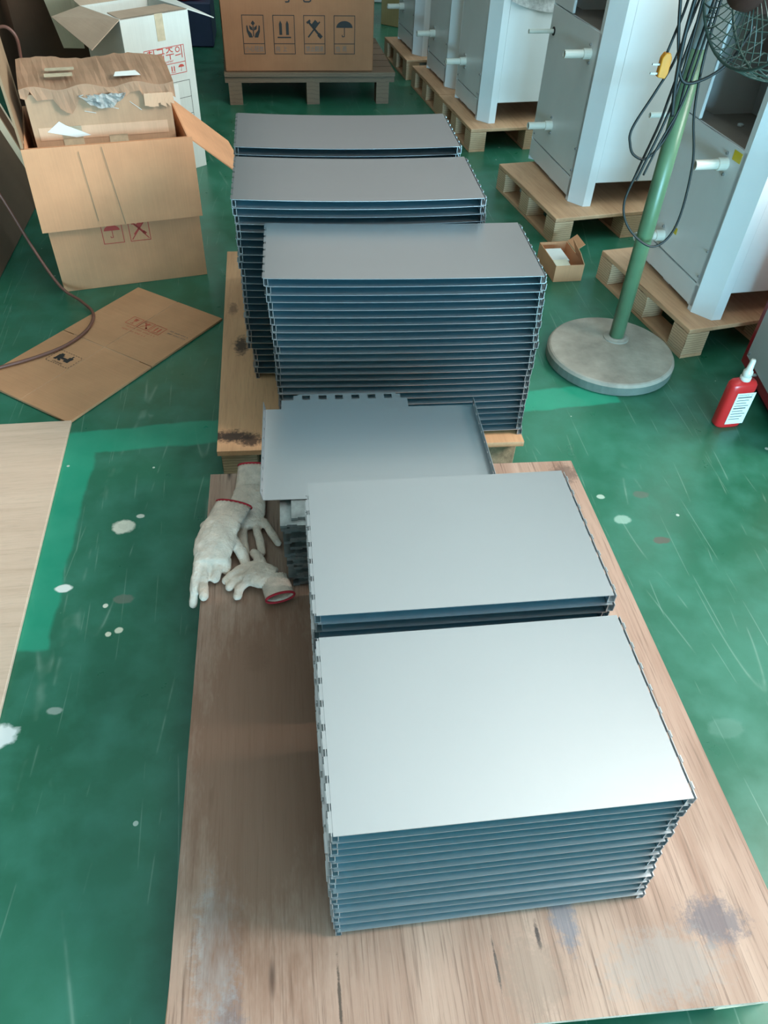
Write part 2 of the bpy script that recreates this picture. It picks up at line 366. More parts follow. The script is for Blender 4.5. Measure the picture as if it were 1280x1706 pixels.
def strokes(name, wd, h, o, u, v, mat, parent, seed=1):
    # rubbed, unreadable small print
    r = random.Random(seed); P = []; x = 0
    while x < wd:
        if r.random() < .84:
            k = r.random(); P.append(rect(x, 0, x + h * .18, h)); P.append(rect(x + h * .18, h * (.8 if k < .5 else .4), x + h * .5, h * (1 if k < .5 else .6)))
        x += h * .75
    return decal(name, P, o, u, v, mat, parent)
def copy_tree(root, loc=None, rz=None):
    c = root.copy(); COL.objects.link(c)
    if loc is not None: c.location = loc
    if rz is not None: c.rotation_euler = (0, 0, rz)
    for ch in list(root.children):
        d = ch.copy(); COL.objects.link(d); d.parent = c
        for g in list(ch.children):
            e = g.copy(); COL.objects.link(e); e.parent = d
    return c
ORD = ['topmost', 'second', 'third', 'fourth', 'fifth', 'sixth', 'seventh', 'eighth', 'ninth', 'tenth', 'eleventh', 'twelfth', 'thirteenth', 'fourteenth', 'fifteenth',
       'sixteenth', 'seventeenth', 'eighteenth', 'nineteenth', 'twentieth', 'twenty-first', 'twenty-second', 'twenty-third', 'twenty-fourth', 'twenty-fifth', 'twenty-sixth', 'twenty-seventh', 'twenty-eighth']
def struct(name, bm, mat, bev=0):
    o = obj(name, bm, mat, None, bev=bev); o['kind'] = 'structure'; return o

# ------------------------------------------------------------------ the hall
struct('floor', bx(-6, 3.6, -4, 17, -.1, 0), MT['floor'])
struct('ceiling', bx(-6, 3.6, -4, 17, 4.6, 4.7), MT['ceil'])
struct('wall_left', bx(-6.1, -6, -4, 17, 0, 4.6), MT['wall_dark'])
struct('wall_right', bx(3.6, 3.7, -4, 17, 0, 4.6), MT['wall'])
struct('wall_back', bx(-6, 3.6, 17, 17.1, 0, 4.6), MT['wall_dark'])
struct('wall_front', bx(-6, 3.6, -4.1, -4, 0, 4.6), MT['wall'])
def window(n, o, u, wd, h, panes):
    u = Vector(u); bm = bmesh.new(); v = Vector((0, 0, 1)); nrm = u.cross(v); o = Vector(o)
    def pb(a0, a1, b0, b1, t=.05):
        M = Matrix(((u.x, nrm.x, v.x, o.x), (u.y, nrm.y, v.y, o.y), (u.z, nrm.z, v.z, o.z), (0, 0, 0, 1)))
        B(bm, a0, a1, 0, t, b0, b1, M)
    pb(0, wd, 0, .06); pb(0, wd, h - .06, h)
    for i in range(panes + 1):
        x = (wd - .06) * i / panes; pb(x, x + .06, .06, h - .06)
    return struct('window_%d' % n, bm, MT['frame'])
window(1, (3.58, -.23, 2.15), (0, 1, 0), 1.7, 1.8, 2)
window(2, (3.58, 2.55, 1.0), (0, 1, 0), 4.3, 2.3, 4)
window(3, (3.25, -3.98, .06), (-1, 0, 0), 3.3, 1.3, 3)

# ------------------------------------------------------------------ pallets
def near_pallet():
    t = thing('plywood_pallet', 'weathered brown plywood pallet in the foreground carrying the two nearest tray stacks', 'pallet')
    bm = bmesh.new(); prism(bm, [(-.27, .26), (.85, .225), (.838, 1.655), (-.258, 1.672)], .116, .13)
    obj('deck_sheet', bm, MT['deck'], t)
    for x in (-.24, .24, .715):
        for y in (.245, .9, 1.53):
            o = obj('block', bx(x, x + .105, y, y + .11, .0, .116), MT['osb'], t, bev=.002)
    # the splintered strip lifting off the left front corner
    bm = bmesh.new(); prism(bm, [(-.274, .255), (-.265, .255), (-.262, .40), (-.268, .40)], .10, .128)
    obj('splinter', bm, MT['deck_pale'], t)
    return t
near_pallet()
def far_pallet():
    t = thing('plywood_pallet', 'tan plywood pallet with black burnt stains under the three taller tray stacks', 'pallet')
    bm = bmesh.new(); prism(bm, [(-.244, 1.775), (.715, 1.755), (.715, 3.1), (-.252, 3.1)], .112, .13)
    obj('deck_sheet', bm, MT['deck_back'], t)
    for x in (-.235, .19, .565):
        for y in (1.79, 2.4, 2.98):
            obj('block', bx(x, x + (.14 if x > 0 else .11), y, y + .10, .0, .112), MT['block'] if x < 0 else MT['osb'], t, bev=.002)
    return t
far_pallet()

# ------------------------------------------------------------------ steel panels
def panel_meshes(wd, dp, h, sag=.0):
    nx = 10; bm = bmesh.new(); th = .0016
    top = []; bot = []
    for j in (0, 1):
        for i in range(nx + 1):
            u = i / nx; x = -wd / 2 + wd * u; z = h - sag * (1 - (2 * u - 1) ** 2)
            top.append(bm.verts.new((x, dp * j, z))); bot.append(bm.verts.new((x, dp * j, z - th)))
    k = nx + 1
    for i in range(nx):
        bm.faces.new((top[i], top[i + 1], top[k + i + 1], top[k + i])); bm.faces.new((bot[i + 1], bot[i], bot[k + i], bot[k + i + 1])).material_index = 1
        bm.faces.new((bot[i], bot[i + 1], top[i + 1], top[i])); bm.faces.new((bot[k + i + 1], bot[k + i], top[k + i], top[k + i + 1]))
    bm.faces.new((top[0], top[k], bot[k], bot[0])); bm.faces.new((top[nx], bot[nx], bot[k + nx], top[k + nx]))
    sheet = bm
    def flange(s):
        f = bmesh.new(); x = s * wd / 2; t = .0016; n = 8; step = dp / n; off = .0015 if s < 0 else .0055
        def b(x0, x1, y0, y1, z0, z1): B(f, min(x0, x1), max(x0, x1), y0, y1, z0, z1)
        o = s * off
        b(x + o, x + o + s * t, .001, dp - .001, h * .80, h - (.0006 if s < 0 else .0035))
        b(x + o, x + o + s * t, .001, dp - .001, .0006, h * .30)
        for i in range(n + 1):
            y0 = max(.001, (i - .36) * step); y1 = min(dp - .001, (i + .36) * step)
            b(x + o, x + o + s * t, y0, y1, h * .30, h * .80)
        b(x - s * .007, x - s * .0085, .001, dp - .001, .0006, h - .003 - sag * .15)       # returned inner leaf
        b(x + o, x - s * .0085, .001, dp - .001, .0006, .0018)
        if s < 0:
            for i in range(n):
                b(x - .0062, x - .0002, (i + .14) * step, (i + .86) * step, h - .0026, h - .0010)
        if s > 0:
            for i in range(n):
                y = (i + .5) * step; b(x + o + t, x + o + t + .0025, y - .006, y + .006, h * .55, h * .9)
        return f
    return sheet, flange(-1), flange(1)
def panel_stack(name_label, wd, dp, h, n, base_z, prof, group, sag):
    a, f1, f2 = panel_meshes(wd, dp, h - .0002, sag)
    proto = None
    for i in range(n):                       # i = 0 is the bottom panel
        x, y, rz = prof(i / (n - 1))
        x += random.uniform(-.0035, .0035); y += random.uniform(-.002, .0015); rz += random.uniform(-.004, .004)
        loc = (x, y, base_z + .0004 + i * h)
        if proto is None:
            proto = obj('metal_tray', a, [MT['metal'], MT['underside_blue']]); obj('side_flange', f1, MT['metal'], proto); obj('side_flange', f2, MT['metal'], proto)
            o = proto; o.location = loc; o.rotation_euler = (0, 0, rz)
        else: o = copy_tree(proto, loc, rz)
        k = n - 1 - i
        pos = 'bottom' if i == 0 else (ORD[k] if k == 0 else ORD[k] + ' from top')
        tag(o, 'bare steel tray, %s in %s' % (pos, name_label), 'tray', group)
P0 = .13
panel_stack('the nearest stack of trays', .572, .362, .0238, 15, P0, lambda t: (.302 + .008 * max(0, 1 - t * 2.4) + .003 * t, .412 + .034 * min(1, t * 1.3), R(.3)), 'trays in the nearest stack', .001)
panel_stack('the slightly taller stack touching the nearest one', .572, .36, .0240, 16, P0, lambda t: (.303, .836, R(-.2)), 'trays in the second nearest stack', .001)
panel_stack('the tall stack behind the upturned tray', .742, .33, .0229, 24, P0, lambda t: (.334 - .022 * t + (.006 if .45 < t < .8 else 0) , 1.80 - .006 * t, R(-1.2)), 'trays in the tall stack behind the tray', .0045)
panel_stack('the tall stack second from the back', .735, .33, .0233, 26, P0, lambda t: (.224 + .006 * (1 - t) + (.012 if t < .2 else 0), 2.150 + .01 * t, R(-.3)), 'trays in the tall stack second from back', .0075)
panel_stack('the rearmost stack of trays', .735, .33, .0236, 26, P0, lambda t: (.222, 2.545 + .012 * t, R(0)), 'trays in the rearmost stack', .0075)

def tray():
    t = thing('metal_tray', 'upturned steel tray lying open side up with a notched tongue, behind two near stacks', 'tray', (.198, 1.29, .372), R(-1.5))
    wd, dp, th = .572, .355, .0016
    obj('sheet', bx(-wd / 2, wd / 2, 0, dp, 0, th), MT['metal'], t)
    for s in (-1, 1):
        f = bmesh.new(); x0 = s * wd / 2; n = 9
        def sl(y0, y1, z0, z1):
            lean = .18 if s < 0 else -.12
            def q(y, z): return (x0 - s * 0 + s * z * abs(lean) * (1 if s < 0 else -.4), y, th + z)
            slab(f, [q(y0, z0), q(y1, z0), q(y1, z1), q(y0, z1)], .0014)
        sl(0, dp, 0, .010); sl(0, dp, .017, .026)
        for i in range(n + 1):
            y0 = max(0, (i - .38) * dp / n); y1 = min(dp, (i + .38) * dp / n); sl(y0, y1, .010, .017)
        obj('side_flange', f, MT['metal'], t)
    g = bmesh.new(); x0, x1 = -.245, .105
    B(g, x0, x1, dp, dp + .040, 0, th); 
    n = 6; step = (x1 - .03 - x0 - .045) / n
    B(g, x0 + .045, x1 - .03, dp + .060, dp + .066, 0, th)
    for i in range(n + 1):
        xx = x0 + .045 + i * step; B(g, xx - .012, xx + .012, dp + .040, dp + .060, 0, th)
    obj('notched_tongue', g, MT['metal'], t)
tray()
ORD_UP = ['lowest'] + [w_ + ' from below' for w_ in ORD[1:]] + ['%d from below' % w_ for w_ in range(29, 60)]
def strips():
    z = .1302; i = 0; proto = None
    while z < .366:
        th = random.choice((.009, .010, .0085)); th = min(th, .3712 - z)
        bm = bmesh.new(); wdt = .34 + random.uniform(-.02, .02)
        pts = [(0, 0)]
        for k in range(6):
            x = wdt * (k + .5) / 6
            pts += [(x - .012, 0), (x - .012, .003), (x + .012, .003), (x + .012, 0)]
        pts += [(wdt, 0), (wdt, .33), (0, .33)]
        prism(bm, pts, 0, th - .0006)
        o = obj('slotted_strip', bm, MT['dark_steel'])
        o.location = (-.045 + random.uniform(-.008, .022) + .012 * (1 - (z - .13) / .25), 1.226 + random.uniform(-.006, .012), z); o.rotation_euler = (0, 0, R(random.uniform(-2, 2)))
        tag(o, 'thin dark steel strip, in the low pile under the upturned tray, %s' % (ORD_UP[i]), 'strip', 'steel strips piled beside the gloves'); z += th; i += 1
strips()

# ------------------------------------------------------------------ gloves
def glove(label, pts_palm, fingers, cuff, mats, bend=0):
    """pts_palm: [(x,y,z,half width,half thickness)...]; fingers: list of [(x,y,z,r)...]; cuff: two ends (x,y,z,halfwidth,halfthick)"""
    def loft(bm, sec, seg=14, cap=True):
        rings = []
        for i, (x, y, z, a, b) in enumerate(sec):
            p = Vector((x, y, z)); q0 = Vector(sec[max(i - 1, 0)][:3]); q1 = Vector(sec[min(i + 1, len(sec) - 1)][:3])
            d = (q1 - q0).normalized(); s = d.cross(Vector((0, 0, 1))).normalized(); u = s.cross(d)
            rings.append([bm.verts.new(p + s * a * math.cos(2 * math.pi * k / seg) + u * b * math.sin(2 * math.pi * k / seg)) for k in range(seg)])
        for A, C in zip(rings, rings[1:]):
            for k in range(seg): bm.faces.new((A[k], A[(k + 1) % seg], C[(k + 1) % seg], C[k]))
        if cap: bm.faces.new(rings[0][::-1]); bm.faces.new(rings[-1])
        return rings
    bm = bmesh.new(); loft(bm, pts_palm)
    for f in fingers:
        f = [tuple(map(float, p)) for p in f]
        path = smooth_path([p[:3] for p in f], 4); n = len(path) - 1
        sec = []
        for i, p in enumerate(path):
            tt = i / n * (len(f) - 1); k = min(int(tt), len(f) - 2); r = f[k][3] * (1 - tt + k) + f[k + 1][3] * (tt - k)
            sec.append((p.x, p.y, p.z, r, r * .8))
        l = sec[-1]; d = (path[-1] - path[-2]).normalized()
        for e, q in ((.5, .85), (.85, .5), (1.0, .15)):
            sec.append((l[0] + d.x * l[3] * e, l[1] + d.y * l[3] * e, l[2] + d.z * l[3] * e, l[3] * q, l[4] * q))
        loft(bm, sec, 10)
    bmesh.ops.recalc_face_normals(bm, faces=bm.faces[:])
    me = bpy.data.meshes.new('hand'); bm.to_mesh(me); bm.free()
    t = bpy.data.objects.new('tmp', me); COL.objects.link(t)
    md = t.modifiers.new('r', 'REMESH'); md.mode = 'VOXEL'; md.voxel_size = .0035
    ms = t.modifiers.new('s', 'SMOOTH'); ms.factor = .5; ms.iterations = 4
    tx = bpy.data.textures.new('crumple', 'CLOUDS'); tx.noise_scale = .03
    dm = t.modifiers.new('d', 'DISPLACE'); dm.texture = tx; dm.strength = .007; dm.mid_level = .5
    bpy.context.view_layer.update()
    fin = bpy.data.meshes.new_from_object(t.evaluated_get(bpy.context.evaluated_depsgraph_get()))
    bpy.data.objects.remove(t)
    fin.materials.clear(); fin.materials.append(mats)
    for p in fin.polygons: p.use_smooth = True
    c0, c1 = cuff
    root = thing('work_glove', label, 'glove', (c0[0], c0[1], .131))
    inv = Matrix.Translation((-c0[0], -c0[1], -.131)); fin.transform(inv); fin.name = 'hand'
    link('hand', fin, root)
    # ribbed cuff: open sleeve with thickness
    bm = bmesh.new(); seg = 48; rings = []
    d = (Vector(c1[:3]) - Vector(c0[:3])); s = d.normalized().cross(Vector((0, 0, 1))).normalized(); u = s.cross(d.normalized())
    def ringat(k, off, e=0):
        p = Vector(c0[:3]) + d * k; a = c0[3] * (1 - k) + c1[3] * k; b_ = c0[4] * (1 - k) + c1[4] * k; r = []
        for j in range(seg):
            w_ = .0011 * math.cos(j * math.pi) if e == 0 else 0
            r.append(bm.verts.new(p + s * (a + off + w_) * math.cos(2 * math.pi * j / seg) + u * (b_ + off + w_) * math.sin(2 * math.pi * j / seg)))
        return r
    rr = [ringat(k / 6, 0) for k in range(7)] ; ri = [ringat(k / 6, -.0028, 1) for k in range(7)]
    for A in (rr, ri):
        for p, q in zip(A, A[1:]):
            for j in range(seg): bm.faces.new((p[j], p[(j + 1) % seg], q[(j + 1) % seg], q[j]))
    for j in range(seg): bm.faces.new((rr[0][j], ri[0][j], ri[0][(j + 1) % seg], rr[0][(j + 1) % seg]))
    bmesh.ops.transform(bm, matrix=inv, verts=bm.verts[:]); obj('ribbed_cuff', bm, MT['knit'], root, True)
    bm = bmesh.new()
    tube(bm, [Vector(c0[:3]) + s * c0[3] * math.cos(2 * math.pi * j / 28) + u * c0[4] * math.sin(2 * math.pi * j / 28) for j in range(28)], .0032, 6, True)
    bmesh.ops.transform(bm, matrix=inv, verts=bm.verts[:]); obj('red_hem', bm, MT['hem'], root, True)
zt = .146
glove('white knit work glove with its cuff tucked under the upturned tray, fingers towards the camera',
      [(-.135, 1.59, .158, .044, .015), (-.140, 1.55, .157, .048, .016), (-.150, 1.50, .156, .054, .017), (-.150, 1.455, .153, .052, .016), (-.145, 1.425, .150, .045, .013)],
      [[(-.180, 1.445, .150, .0125), (-.183, 1.40, .147, .0125), (-.175, 1.355, .145, .012)], [(-.157, 1.44, .150, .0125), (-.156, 1.385, .149, .012), (-.150, 1.340, .146, .0115)],
       [(-.125, 1.44, .150, .0125), (-.115, 1.385, .150, .0125), (-.108, 1.335, .147, .012)], [(-.104, 1.45, .152, .012), (-.082, 1.40, .150, .0115), (-.066, 1.365, .147, .011)],
       [(-.190, 1.50, .153, .015), (-.235, 1.470, .150, .014), (-.262, 1.445, .147, .013)]],
      ((-.133, 1.655, .172, .040, .012), (-.137, 1.575, .160, .043, .014)), MT['knit'])
glove('dirty white knit glove with red cuff lying over the pallet edge, one fingertip hanging down',
      [(-.200, 1.425, .193, .046, .016), (-.212, 1.39, .192, .050, .018), (-.225, 1.35, .186, .054, .019), (-.232, 1.315, .176, .050, .017), (-.234, 1.29, .170, .044, .014)],
      [[(-.262, 1.32, .175, .0135), (-.273, 1.255, .155, .013), (-.281, 1.20, .120, .012)], [(-.246, 1.31, .172, .0135), (-.255, 1.25, .150, .0135), (-.252, 1.20, .146, .013)],
       [(-.224, 1.31, .172, .0135), (-.222, 1.275, .155, .0135), (-.226, 1.255, .147, .013)], [(-.205, 1.325, .172, .013), (-.196, 1.295, .158, .013), (-.198, 1.28, .149, .012)],
       [(-.185, 1.365, .180, .016), (-.158, 1.325, .160, .0165), (-.148, 1.292, .149, .014)]],
      ((-.180, 1.482, .186, .050, .012), (-.203, 1.415, .193, .047, .016)), MT['knit'])
glove('crumpled knit glove with an open red rimmed cuff, nearest of the three to the camera',
      [(-.076, 1.232, .158, .034, .016), (-.096, 1.240, .160, .040, .018), (-.118, 1.252, .158, .042, .018), (-.138, 1.262, .153, .040, .016)],
      [[(-.135, 1.235, .153, .0135), (-.158, 1.222, .150, .013), (-.168, 1.195, .146, .0125)], [(-.145, 1.25, .153, .0135), (-.172, 1.245, .150, .013), (-.190, 1.225, .146, .012)],
       [(-.142, 1.27, .153, .0135), (-.172, 1.268, .151, .013), (-.198, 1.248, .146, .012)], [(-.125, 1.285, .155, .013), (-.145, 1.288, .151, .0125), (-.170, 1.280, .147, .012)],
       [(-.108, 1.28, .156, .0145), (-.118, 1.315, .153, .015), (-.128, 1.335, .148, .0135)]],
      ((-.062, 1.168, .163, .036, .0155), (-.078, 1.236, .159, .034, .016)), MT['knit'])

# ------------------------------------------------------------------ boards and flat card on the floor
o = obj('plywood_board', bx(-1.15, 0, -1.32, 0, 0, .012), MT['board'], bev=.0015); o.location = (-.758, 2.115, .0005); o.rotation_euler = (0, 0, R(1.4))
me = o.data; me.transform(Matrix.Translation((0, 0, 0)))
tag(o, 'pale plywood sheet lying flat on the green floor at the left edge', 'board')
def flat_carton():
    t = thing('flattened_carton', 'flattened brown cardboard carton lying on the floor before the open carton', 'cardboard', (-.765, 2.105, .002), R(53.0))
    # local x runs along D->C (0.81), y towards B (0.475)
    for nm, x0, x1, y0, y1 in (('card_panel', .0, .40, .0, .235), ('card_panel', .0, .40, .238, .455), ('card_panel', .403, .815, .0, .235), ('card_panel', .403, .815, .238, .455)):
        bm = bmesh.new(); B(bm, x0, x1, y0, y1, 0, .009); obj(nm, bm, MT['card_flat'], t, bev=.001)
    bm = bmesh.new()
    B(bm, .004, .81, .2349, .2381, .002, .0076); B(bm, .40, .403, .06, .40, .002, .0080)
    obj('fold_crease', bm, MT['card_old'], t)
    z = .0095
    U, V = (math.cos(R(62)), -math.sin(R(62)), 0), (math.sin(R(62)), math.cos(R(62)), 0)
    # black machine mark inside a dashed frame
    u, v = (0, -1, 0), (1, 0, 0)
    P = []
    c = (.26, .30)
    for k in range(9):
        P += [rect(-.055 + k * .0125, .037, -.048 + k * .0125, .0395), rect(-.055 + k * .0125, -.0395, -.048 + k * .0125, -.037)]
    for k in range(6): P += [rect(-.058, -.036 + k * .0125, -.0555, -.029 + k * .0125), rect(.0555, -.036 + k * .0125, .058, -.029 + k * .0125)]
    P += [rect(-.038, -.012, -.012, .016), rect(-.034, .016, -.018, .024), rect(-.012, -.006, .03, .006), rect(.012, .006, .032, .018), rect(.018, .018, .024, .03), rect(-.04, -.018, -.026, -.010), rect(-.02, -.018, -.006, -.010), rect(.006, -.014, .03, -.006)]
    decal('black_mark', P, (c[0], c[1], z), u, v, MT['ink'], t)
    text('black_print', 'UN2693', .014, (c[0] - .034, c[1] + .03, z), u, v, MT['ink'], t)
    Q = []
    for k in range(3): Q += frame_polys(-.085 + k * .06, -.026, -.03 + k * .06, .03, .003)
    Q += shift(glass_icon(), -.0575, .002, .05) + shift(crossed(), .0025, .002, .05) + shift(arrows(), .0625, .002, .05)
    decal('red_marks', Q, (.60, .215, z), u, v, MT['ink_pale_red'], t)
    strokes('red_print', .16, .009, (.555, .29, z), u, v, MT['ink_pale_red'], t, 2)
    strokes('red_print', .12, .009, (.535, .28, z), u, v, MT['ink_pale_red'], t, 3)
    strokes('small_print', .085, .008, (.62, .105, z), u, v, MT['ink_grey'], t, 4)
    strokes('small_print', .09, .008, (.604, .105, z), u, v, MT['ink_grey'], t, 5)
flat_carton()

# ------------------------------------------------------------------ open carton with the torn carton inside
E1 = R(12.8)
def carton_body(t, wd, dp, h, mat, th=.005, bottom=True, inner=None):
    obj('front_wall', bx(0, wd, 0, th, 0, h), mat, t); obj('back_wall', bx(0, wd, dp - th, dp, 0, h), mat, t)
    obj('side_wall', bx(0, th, th, dp - th, 0, h), mat, t); obj('side_wall', bx(wd - th, wd, th, dp - th, 0, h), mat, t)
    if bottom: obj('bottom', bx(th, wd - th, th, dp - th, 0, th), mat, t)
def flap(t, quad, mat, th=.004, name='flap'):
    bm = bmesh.new(); slab(bm, quad, th); return obj(name, bm, mat, t)
def open_carton():
    t = thing('open_carton', 'large open brown carton with its front flap folded down, torn carton inside', 'carton', (-.94, 3.02, .001), E1)
    wd, dp, h = .60, .50, .575
    carton_body(t, wd, dp, h, MT['card'])
    flap(t, [(-.012, -.012, .577), (-.018, -.035, .272), (.610, -.035, .277), (.612, -.012, .577)], MT['card'])        # front flap hangs down
    flap(t, [(-.002, .0, .575), (-.002, dp, .575), (-.012, dp + .01, .88), (-.012, .005, .88)], MT['card_in'], .009)                # left flap stands up
    flap(t, [(wd, 0, .575), (wd + .23, -.02, .385), (wd + .23, dp - .02, .385), (wd, dp, .575)], MT['card'])              # right flap spread out
    flap(t, [(0, dp, .575), (wd, dp, .575), (wd, dp + .2, .50), (0, dp + .2, .50)], MT['card'])
    P = frame_polys(-.095, -.05, -.012, .05, .003) + shift(umbrella(), -.0535, 0, .075) + frame_polys(.012, -.05, .095, .05, .003) + shift(crossed(), .0535, .004, .07) + [bar(.02, -.042, .088, .042, .004), bar(.02, .042, .088, -.042, .004)]
    decal('red_marks', P, (.295, -.0006, .235), (1, 0, 0), (0, 0, 1), MT['ink_red'], t)
    # creases down the front flap
    P = [bar(.20, .02, .185, .28, .003), bar(.30, .0, .27, .29, .003)]
    decal('crease', P, (0, -.0375, .278), (1, 0, 0), (0, .07, 1), MT['card_in'], t)
open_carton()
def torn_carton():
    M = Matrix.Translation((-.94, 3.02, 0)) @ Matrix.Rotation(E1, 4, 'Z')
    p = M @ Vector((.04, .115, .007))
    t = thing('torn_carton', 'battered taped cardboard carton with ragged torn top, inside the open carton', 'carton', p, E1)
    wd, dp, h = .525, .36, .715
    carton_body(t, wd, dp, h, MT['card_old'])
    # ragged top flap: jagged front edge overhanging
    bm = bmesh.new(); n = 30; rnd = random.Random(3); fr = []; bk = []
    for i in range(n + 1):
        u = i / n; x = -.012 + (wd + .03) * u
        drop = .02 + .022 * rnd.random() + (.055 * math.exp(-((u - .28) / .06) ** 2)) + (.02 if u > .78 else 0) - (.02 if .04 < u < .1 else 0)
        fr.append([(x, -.006, h + .02 + .008 * math.sin(u * 19)), (x, -.012 - .01 * rnd.random(), h + .02 - drop), ])
        bk.append((x + rnd.uniform(-.003, .003), dp * .82 + rnd.uniform(-.01, .01), h + .045 + .006 * math.sin(u * 11)))
    V = [[bm.verts.new(b), bm.verts.new(((b[0] + f[0][0]) / 2, dp * .4, h + .035 + rnd.uniform(-.004, .004))), bm.verts.new(f[0]), bm.verts.new(f[1])] for f, b in zip(fr, bk)]
    for a, c in zip(V, V[1:]):
        for k in range(3): bm.faces.new((a[k], a[k + 1], c[k + 1], c[k]))
    bmesh.ops.solidify(bm, geom=bm.faces[:], thickness=.005)
    obj('torn_flap', bm, MT['card_torn'], t)
    bm = bmesh.new(); rnd = random.Random(5)                                     # right ragged corner
    for k in range(7):
        x = wd - .10 + k * .015; slab(bm, [(x, -.016, h - .012), (x + .018, -.018, h - .014), (x + .02, -.02, h - .045 - rnd.random() * .02), (x - .002, -.02, h - .04 - rnd.random() * .02)], .003)
    obj('torn_edge', bm, MT['card_torn'], t)
    bm = bmesh.new(); rnd = random.Random(9)                                     # foil-like film bunched under the flap
    gx = 14
    rows = [[bm.verts.new((.19 + .17 * i / gx, -.012 - .022 * rnd.random(), h - .005 - .05 * j / 4 * (math.sin(math.pi * i / gx) * .9 + .1))) for i in range(gx + 1)] for j in range(5)]
    for a, c in zip(rows, rows[1:]):
        for i in range(gx): bm.faces.new((a[i], a[i + 1], c[i + 1], c[i]))
    bmesh.ops.solidify(bm, geom=bm.faces[:], thickness=.0015); obj('plastic_film', bm, MT['film'], t)
    for (x0, x1, z0, z1, m) in ((.10, .175, .30, .60, 'tape'), (.02, .50, .555, .60, 'card_torn'), (.27, .34, .30, .56, 'tape')):
        obj('tape', bx(x0, x1, -.0016, -.0006, z0, z1), MT[m], t)
    decal('torn_paper', [[(.05, .05), (.10, .085), (.12, .07), (.205, .03), (.15, .025)]], (0, -.0022, .535), (1, 0, 0), (0, 0, 1), MT['label'], t)
    decal('paper_strip', [[(0, 0), (.10, .0), (.085, .045), (.01, .04)]], (.33, .03, h + .038), (1, 0, 0), (0, 1, .12), MT['label'], t)
    decal('tape', [rect(.07, .02, .17, .055), rect(.075, .08, .18, .11)], (.015, .03, h + .040), (1, 0, 0), (0, 1, .08), MT['tape'], t)
    decal('film_glint', [bar(.20 + k * .085, .115 + .012 * (k % 3), .24 + k * .085, .106 + .010 * (k % 2), .0018) for k in range(3)], (0, -.0024, .535), (1, 0, 0), (0, 0, 1), MT['film'], t)
torn_carton()

# ------------------------------------------------------------------ white carton behind
def white_carton():
    t = thing('white_carton', 'tall white carton with red and black Korean print, behind the torn carton', 'carton', (-.715, 4.19, .001), R(40))
    wd, dp, h = .385, .34, .745
    carton_body(t, wd, dp, h, MT['card_white'])
    flap(t, [(0, 0, h), (0, dp, h), (-.15, dp + .02, h - .03), (-.17, .0, h - .10)], MT['card_pink'])
    flap(t, [(wd, 0, h), (wd + .14, -.02, h - .05), (wd + .13, dp * .9, h - .02), (wd, dp, h)], MT['card_white'])
    flap(t, [(0, dp, h), (wd, dp, h), (wd, dp + .16, h + .05), (0, dp + .17, h + .05)], MT['card_pink'])
    flap(t, [(.004, 0, h), (wd - .004, 0, h), (wd - .03, .15, h + .0), (.03, .15, h + .0)], MT['card_pink'], name='flap')
    obj('tape', bx(.19, .235, -.0018, -.0006, h - .115, h), MT['tape'], t)
    o = (0, -.0008, 0); u, v = (1, 0, 0), (0, 0, 1)
    decal('red_frame', frame_polys(.10, .475, .335, .60, .003) + [rect(.10, .523, .335, .526)], o, u, v, MT['ink_red'], t)
    text('red_print', '취급주의', .062, (.112, -.0008, .548), u, v, MT['ink_red'], t, .95)
    strokes('red_print', .075, .010, (.19, -.0008, .530), u, v, MT['ink_red'], t, 6)
    decal('red_marks', shift(glass_icon(), .15, .50, .04) + shift(hands(), .20, .50, .042) + shift(arrows(), .255, .50, .042) + shift(umbrella(), .305, .50, .042), o, u, v, MT['ink_red'], t)
    decal('black_table', frame_polys(.12, .20, .345, .44, .0025) + [rect(.12, .36, .345, .3625), rect(.12, .28, .345, .2825), rect(.205, .20, .2075, .44)], o, u, v, MT['ink_grey'], t)
    obj('paper_sticker', bx(.215, .27, -.0016, -.0006, .31, .43), MT['label'], t)
    text('black_print', 'EA', .05, (.285, -.0008, .225), u, v, MT['ink_grey'], t)
white_carton()
def dark_carton():
    t = thing('brown_carton', 'big brown carton on its side, dark inside, with cream flaps at upper left', 'carton', (-1.51, 4.86, .001), R(4))
    wd, dp, h = .62, .55, 1.10
    obj('side_wall', bx(0, .006, 0, dp, 0, h), MT['card_shaded'], t); obj('side_wall', bx(wd - .006, wd, 0, dp, 0, h), MT['card_shaded'], t)
    obj('back_wall', bx(.006, wd - .006, dp - .006, dp, 0, h), MT['card_shaded'], t); obj('top', bx(.006, wd - .006, 0, dp - .006, h - .006, h), MT['card_shaded'], t)
    obj('bottom', bx(.006, wd - .006, 0, dp - .006, 0, .006), MT['card_shaded'], t)
    flap(t, [(.29, -.20, .98), (.36, -.04, .47), (.47, -.05, .47), (.47, -.20, .98)], MT['card_cream'], .006)
    flap(t, [(.475, -.19, .98), (.455, -.10, .62), (.50, -.10, .62), (.57, -.12, .82), (.57, -.18, .98)], MT['card_cream'], .006)
dark_carton()

